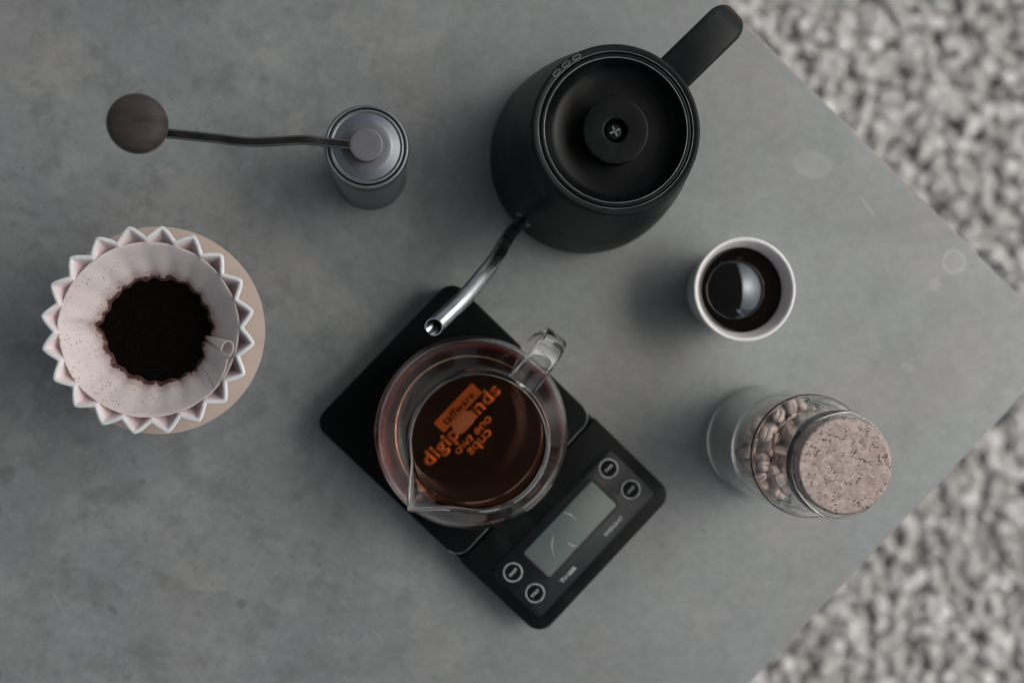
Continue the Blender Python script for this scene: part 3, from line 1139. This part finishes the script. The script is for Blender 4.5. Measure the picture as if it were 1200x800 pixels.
def build_scale():
    t = thing('kitchen_scale', 'black digital coffee scale with a grey screen, under the glass carafe', 'kitchen scale', (*SC, 0), SA)
    # body: lower tray, u along its length
    outl = [(x + 2.4, y) for x, y in rounded_rect(102.6, 64.4, 11, 7)]
    link('base', slab('base', outl, 3.0, 17.0, 2.0, 3), 'black_plastic', t)
    for x in (-80, 80):
        for y in (-48, 48):
            link('foot', lathe('foot', [(0, 0.3), (7, 0.3), (7.4, 0.8), (7.4, 3.2), (0, 3.2)], 24), 'black_plastic', t, loc=(x, y, 0))
    # control end: slightly lower than the platform
    pts = [(x, y) for x, y in rounded_rect(33.0, 62.3, 11, 7)]
    pts = []
    for x, y in rounded_rect(105.0, 64.4, 11, 7):
        pts.append((x, y) if x > 0 else None)
    pts = [p for p in pts if p]
    pts += []
    ctl = [p for p in pts if p[1] > 0] + [(31.8, 64.4), (31.8, -64.4)] + [p for p in pts if p[1] <= 0]
    link('control_end', slab('control_end', ctl, 17.1, 25.2, 1.4, 3), 'black_plastic', t)
    # platform
    pl = [(x - 35.1, y) for x, y in rounded_rect(65.0, 64.5, 10, 8)]
    link('platform', slab('platform', pl, 17.6, 28.0, 1.5, 4), 'black_platform', t)
    # painted highlight: a pale line along the platform's inner edge
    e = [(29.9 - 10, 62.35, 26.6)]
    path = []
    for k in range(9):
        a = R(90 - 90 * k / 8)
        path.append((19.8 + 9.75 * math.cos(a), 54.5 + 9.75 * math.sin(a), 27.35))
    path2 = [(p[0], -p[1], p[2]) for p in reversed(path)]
    link('edge_highlight', sweep('edge_highlight', path + [(29.55, 20, 27.35), (29.55, -20, 27.35)] + path2, circle_sec(0.42, 8)), 'lid_edge', t)
    # control panel inlay
    link('control_panel', slab('control_panel', [(x + 73.5, y) for x, y in rounded_rect(22.5, 56.5, 5, 5)], 25.2, 25.9, 0.3, 1), 'panel', t)
    fr = slab('screen_frame', [(x + 70.0, y + 0.4) for x, y in rounded_rect(13.6, 34.6, 3.2, 5)], 25.9, 26.25, 0.1, 1)
    f = link('screen_frame', fr, 'gap', t)
    link('screen', slab('screen', [(x + 70.0, y + 0.4) for x, y in rounded_rect(11.9, 32.6, 1.8, 5)], 26.25, 26.75, 0.2, 2), 'lcd', t)
    # pale strips on the screen, painted in as reflection streaks
    for pts in REFLECTION_STREAKS:
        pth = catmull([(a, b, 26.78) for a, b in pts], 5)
        link('reflection_streak', sweep('reflection_streak', pth, circle_sec(lambda i, q: 0.08 + 0.26 * math.sin(math.pi * min(1, q + .05)) ** 2, 6)), 'print_grey', t)
    for (u, v, word) in ((60.9, 46.7, 'TARE'), (81.5, 46.9, 'UNIT'), (61.9, -45.9, 'ON/OFF'), (82.1, -45.8, 'START')):
        b = link('button', lathe('button', smooth_profile([(0, 25.9, 1), (6.0, 25.9), (6.0, 26.1), (5.3, 26.3), (0, 26.3, 1)], 2), 40), 'black_plastic', t, loc=(u, v, 0))
        pr = [(6.0 + .38 * math.cos(a), 26.15 + .2 * math.sin(a)) for a in [2 * math.pi * k / 8 for k in range(8)]]
        link('button_ring', lathe('button_ring', pr, 48, closed=True), 'print_grey', b)
        lettering(word, 6.6, 1.9, 'print_grey', b, (0, 0, 26.35), R(90), bold=0.02, thick=0.06)
    lettering('WEIGHT', 17.5, 2.7, 'print_grey', t, (89.8, 21.4, 25.95), R(90), bold=0.02)
    lettering('TIMER', 14.0, 2.7, 'print_grey', t, (89.8, -22.2, 25.95), R(90), bold=0.02)
    # printed words on the platform, seen through the coffee (reading across the width)
    lettering('digipounds', 67.5, 12.6, 'orange_print', t, (-29.6, 0.2, 28.03), R(90), bold=0.035, spacing=1.06)
    bx = slab('label_box', [(x - 39.6, y + 7.0) for x, y in rounded_rect(4.7, 17.9, 1.2, 4)], 28.02, 28.12, 0.03, 1)
    link('label_box', bx, 'orange_print', t, smooth=False)
    lettering('taffware', 27.0, 5.2, 'gap', t, (-39.4, 7.0, 28.14), R(90), bold=0.02, spacing=1.1)
    bl = [(x - 30.6, y + 2.6) for x, y in rounded_rect(4.8, 7.8, 3.6, 5)]  # pale rounded patch over the middle of the word
    link('pale_patch', slab('pale_patch', bl, 28.16, 28.24, 0.03, 1), 'cream_patch', t, smooth=False)


build_scale()


# ------------------------------------------------------------------ glass carafe
CX, CY = 50.0, -64.0
SPA = math.atan2(-39.2, -41.6)


def spout_shape(r, z, th, inner=0.0):
    d = (th - SPA + math.pi) % (2 * math.pi) - math.pi
    w = max(0.0, min(1.0, (z - 88) / 27.0)) ** 1.7
    if abs(d) > R(60) or w <= 0:
        return (r, z)
    s = math.sqrt(math.sin(d) ** 2 + 0.0006)
    line = 1071.6 / (18.8 * math.cos(d) + 20 * s)
    ex = line - 40.6
    ex = 0.5 * (ex + math.sqrt(ex * ex + 3.0)) - 0.35 * max(0, 1 - abs(d) / R(60)) * 0
    fade = max(0.0, 1 - (abs(d) / R(46)) ** 4)
    ex = max(0, ex - 0.2) * fade
    dz = 2.0 * w * math.exp(-(d / R(12)) ** 2)
    return (r + ex * w, z + dz)


def build_carafe():
    t = thing('glass_carafe', 'round clear glass carafe with a pouring lip, standing on the black scale', 'carafe', (CX, CY, 0))
    outer = [(0, 28.5, 1), (42, 28.5), (47.5, 29.4), (54.5, 34), (59.8, 42), (61.3, 49), (60, 58), (55.8, 68), (50.2, 78), (45.4, 87), (42.2, 95), (40.9, 102), (40.4, 108), (40.5, 112.0), (41.3, 113.6), (41.9, 115.2)]
    lip = [(41.5, 116.6), (40.3, 117.0), (39.2, 116.3)]
    inner = [(38.8, 114.4), (38.9, 112), (38.6, 108), (39.0, 102), (40.3, 95), (43.4, 87), (48.2, 78), (53.8, 68), (58.0, 58), (59.3, 49), (57.8, 42.5), (52.8, 35.5), (46.5, 32.2), (41, 31.4), (0, 31.4, 1)]
    prof = smooth_profile(outer + lip + inner, 4)
    g = link('glass_body', lathe('glass_body', prof, 288, spout_shape), 'glass', t)
    # coffee: same inner wall, a hair oversize so that it wets the glass
    inn = [(0, 31.25, 1), (41, 31.25), (46.6, 32.05), (52.95, 35.4), (57.95, 42.5), (59.2, 46.5), (59.45, 50.0), (59.1, 51.1, 1), (58.1, 50.4), (56.5, 50.1), (0, 50.1, 1)]
    c = link('coffee', lathe('coffee', smooth_profile(inn, 4), 160), 'coffee_clear', None, loc=(CX, CY, 0))
    tag(c, 'dark red-brown brewed coffee filling the glass carafe', 'coffee')
    # strap handle of solid glass: out from the neck, down and back
    a = R(52)
    ca, sa = math.cos(a), math.sin(a)
    pr = [(40.2, 104.5), (46, 108.0), (56, 110.0), (66, 108.0), (73.5, 100), (76.5, 88), (75, 74), (70, 62), (64, 55.5), (58.9, 53)]
    path = catmull([(r * ca, r * sa, z) for r, z in pr], 8)

    def sec(i, u):
        w = 9.0 - 1.6 * math.sin(math.pi * min(1, u * 1.15)) ** 2 * 0.4
        return rounded_rect(w, 3.0, 2.8, 5)
    link('handle', sweep('handle', path, sec, side=(-sa, ca, 0)), 'glass', t)
    # words printed under its base, so they read mirrored from above; they share the scale's tilt
    def loc(u, v):
        x = SC[0] + u * math.cos(SA) - v * math.sin(SA)
        y = SC[1] + u * math.sin(SA) + v * math.cos(SA)
        return (x - CX, y - CY, 28.3)
    lettering('one two', 32.0, 5.6, 'orange_print', t, loc(-20.8, 1.0), R(90) + SA, mirror=True, bold=0.03, thick=0.08)
    lettering('cups', 20.5, 7.0, 'orange_print', t, loc(-13.4, 0.6), R(90) + SA, mirror=True, bold=0.03, thick=0.08)


build_carafe()


# ------------------------------------------------------------------ cup of coffee
def build_cup():
    cx, cyy = 225.4, 26.9
    t = thing('white_cup', 'small white handleless ceramic cup holding black coffee', 'cup', (cx, cyy, 0))
    out = [(0, 0.4, 1), (21, 0.4), (23.5, 1.2), (25.6, 5), (28.4, 20), (31.4, 40), (33.2, 52), (33.6, 54.0), (33.4, 55.0), (32.6, 55.5), (31.6, 55.2), (31.0, 54.2, 1)]
    link('body', lathe('body', smooth_profile(out, 5), 128), 'white_ceramic', t)
    inn = [(31.0, 54.2, 1), (29.8, 51.5), (28.0, 46.5), (27.2, 41), (25.0, 25), (23, 8), (18, 4.4), (0, 4, 1)]
    link('inner_wall', lathe('inner_wall', smooth_profile(inn, 5), 128), 'cup_inside', t)
    c = thing('coffee', 'black coffee with one large bubble in the small white cup', 'coffee', (cx, cyy, 0))
    z = 44.5
    r = 27.6
    pr = [(0, z - 6, 1), (r - .9, z - 6), (r, z - 1), (r + .05, z + 0.5), (r - 1.2, z + 0.1), (r - 3, z, 1), (0, z, 1)]
    link('surface', lathe('surface', smooth_profile(pr, 4), 96), 'coffee_black', c)
    # the bubble: a low dome of film with a thicker foot
    rb = 19.0
    hb = 4.4
    rs = (rb * rb + hb * hb) / (2 * hb)
    pr = []
    for k in range(25):
        a = math.asin(rb / rs) * k / 24
        pr.append((rs * math.sin(a), z + hb - rs + rs * math.cos(a)))
    link('bubble', lathe('bubble', pr, 128), 'film', c, loc=(-3.0, 0.1, 0))
    pr = [(rb + .35 * math.cos(a), z + .1 + .35 * math.sin(a)) for a in [2 * math.pi * q / 8 for q in range(8)]]
    link('bubble_foot', lathe('bubble_foot', pr, 128, closed=True), 'glass', c, loc=(-3.0, 0.1, 0))
    for (x, y, q) in ((9.5, -18.5, 0.8), (12.0, -17.2, 0.6), (16.2, -13.0, 0.7), (17.5, -9.0, 0.5), (-1.5, 20.8, 0.8), (0.8, 20.9, 0.6), (-13, 17.8, 0.5), (-16.8, -15.2, 0.5), (7.6, -19.6, .5), (20.5, -5.0, .4)):
        pr = [(q * math.cos(a), z + q * math.sin(a)) for a in [R(90) * k / 5 for k in range(6)]]
        link('small_bubble', lathe('small_bubble', pr, 14), 'film', c, loc=(x, y, 0))


build_cup()


# ------------------------------------------------------------------ bean jar
JX, JY = 252.6, -75.6


def build_jar():
    t = thing('bean_jar', 'clear glass bean jar with a speckled cork stopper', 'jar', (JX, JY, 0))
    outer = [(0, 0.4, 1), (33, 0.4), (36.4, 1.8), (37.6, 5.5), (37.6, 50), (37.6, 96), (37.2, 102), (34.6, 107), (31.2, 110.5), (29.2, 114), (28.5, 119), (28.5, 132), (28.9, 143), (30.4, 145.2), (31.0, 147), (30.2, 148.2)]
    inner = [(29.0, 148.3), (28.0, 147.2), (27.4, 145), (26.8, 132), (26.8, 119), (27.5, 113), (29.8, 108.4), (33.0, 105), (35.4, 101), (35.8, 96), (35.8, 50), (35.8, 6.0), (34, 3.6), (0, 3.4, 1)]
    link('glass_body', lathe('glass_body', smooth_profile(outer + inner, 4), 128), 'jar_glass', t)
    # inner vessel with a raised round floor that carries the beans
    vo = [(0, 43.5), (14, 44.2), (25, 47.0), (31.5, 50), (34.6, 54), (35.2, 57), (34.4, 57.4), (33.0, 55.6), (30.2, 52.2), (24, 49), (14, 46.1), (0, 45.4)]
    link('raised_floor', lathe('raised_floor', smooth_profile(vo, 3), 96), 'jar_glass', t)
    ck = [(0, 144, 1), (24.6, 144), (25.6, 145), (26.2, 148), (26.6, 154.4), (26.2, 155.4), (25.4, 155.7), (0, 155.7, 1)]
    o = link('cork_stopper', lathe('cork_stopper', smooth_profile(ck, 3), 96), 'cork', t)

    # beans: dropped one after another into the vessel
    bm = bmesh.new()
    bmesh.ops.create_uvsphere(bm, u_segments=22, v_segments=16, radius=1.0)
    for v in bm.verts:
        x, y, z = v.co.x, v.co.y, v.co.z
        if z > 0:
            groove = math.exp(-((y + 0.06 * math.sin(x * 3.2)) / 0.13) ** 2)
            z = z * 0.55 - 0.24 * groove * max(0, 1 - x * x * 0.8)
        v.co = Vector((x * 4.7 * (1 - 0.04 * y), y * 3.3, z * 2.9)) * MM
    me0 = bpy.data.meshes.new('coffee_bean')
    bm.to_mesh(me0)
    bm.free()
    rad = 3.55
    placed = []
    best_n = 200
    for n in range(best_n):
        best = None
        for _ in range(26):
            a = random.uniform(0, 2 * math.pi)
            rr = 29.0 * math.sqrt(random.random())
            x, y = rr * math.cos(a), rr * math.sin(a)
            floor = 50.0 + (0 if rr < 14 else (rr - 14) ** 2 * 0.035)
            z = floor
            for (px, py, pz) in placed:
                d2 = (px - x) ** 2 + (py - y) ** 2
                if d2 < (2 * rad) ** 2:
                    z = max(z, pz + math.sqrt((2 * rad) ** 2 - d2) * 0.86)
            if best is None or z < best[2]:
                best = (x, y, z)
        placed.append(best)
    tops = sorted(placed, key=lambda p: -p[2])
    first = None
    for (x, y, z) in placed:
        if first is None:
            o = link('coffee_bean', me0, 'bean')
            first = o
        else:
            o = first.copy()
            col.objects.link(o)
        tag(o, 'light brown coffee bean with a centre groove in the glass jar', 'coffee bean', 'coffee beans in the jar')
        o.location = Vector((JX + x, JY + y, z)) * MM
        o.rotation_euler = (random.gauss(0, 0.55), random.gauss(0, 0.45), random.uniform(0, 6.283))
        if random.random() < 0.3:
            o.rotation_euler[0] += math.pi
        s = random.uniform(0.9, 1.1)
        o.scale = (s, s * random.uniform(0.93, 1.06), s)


build_jar()
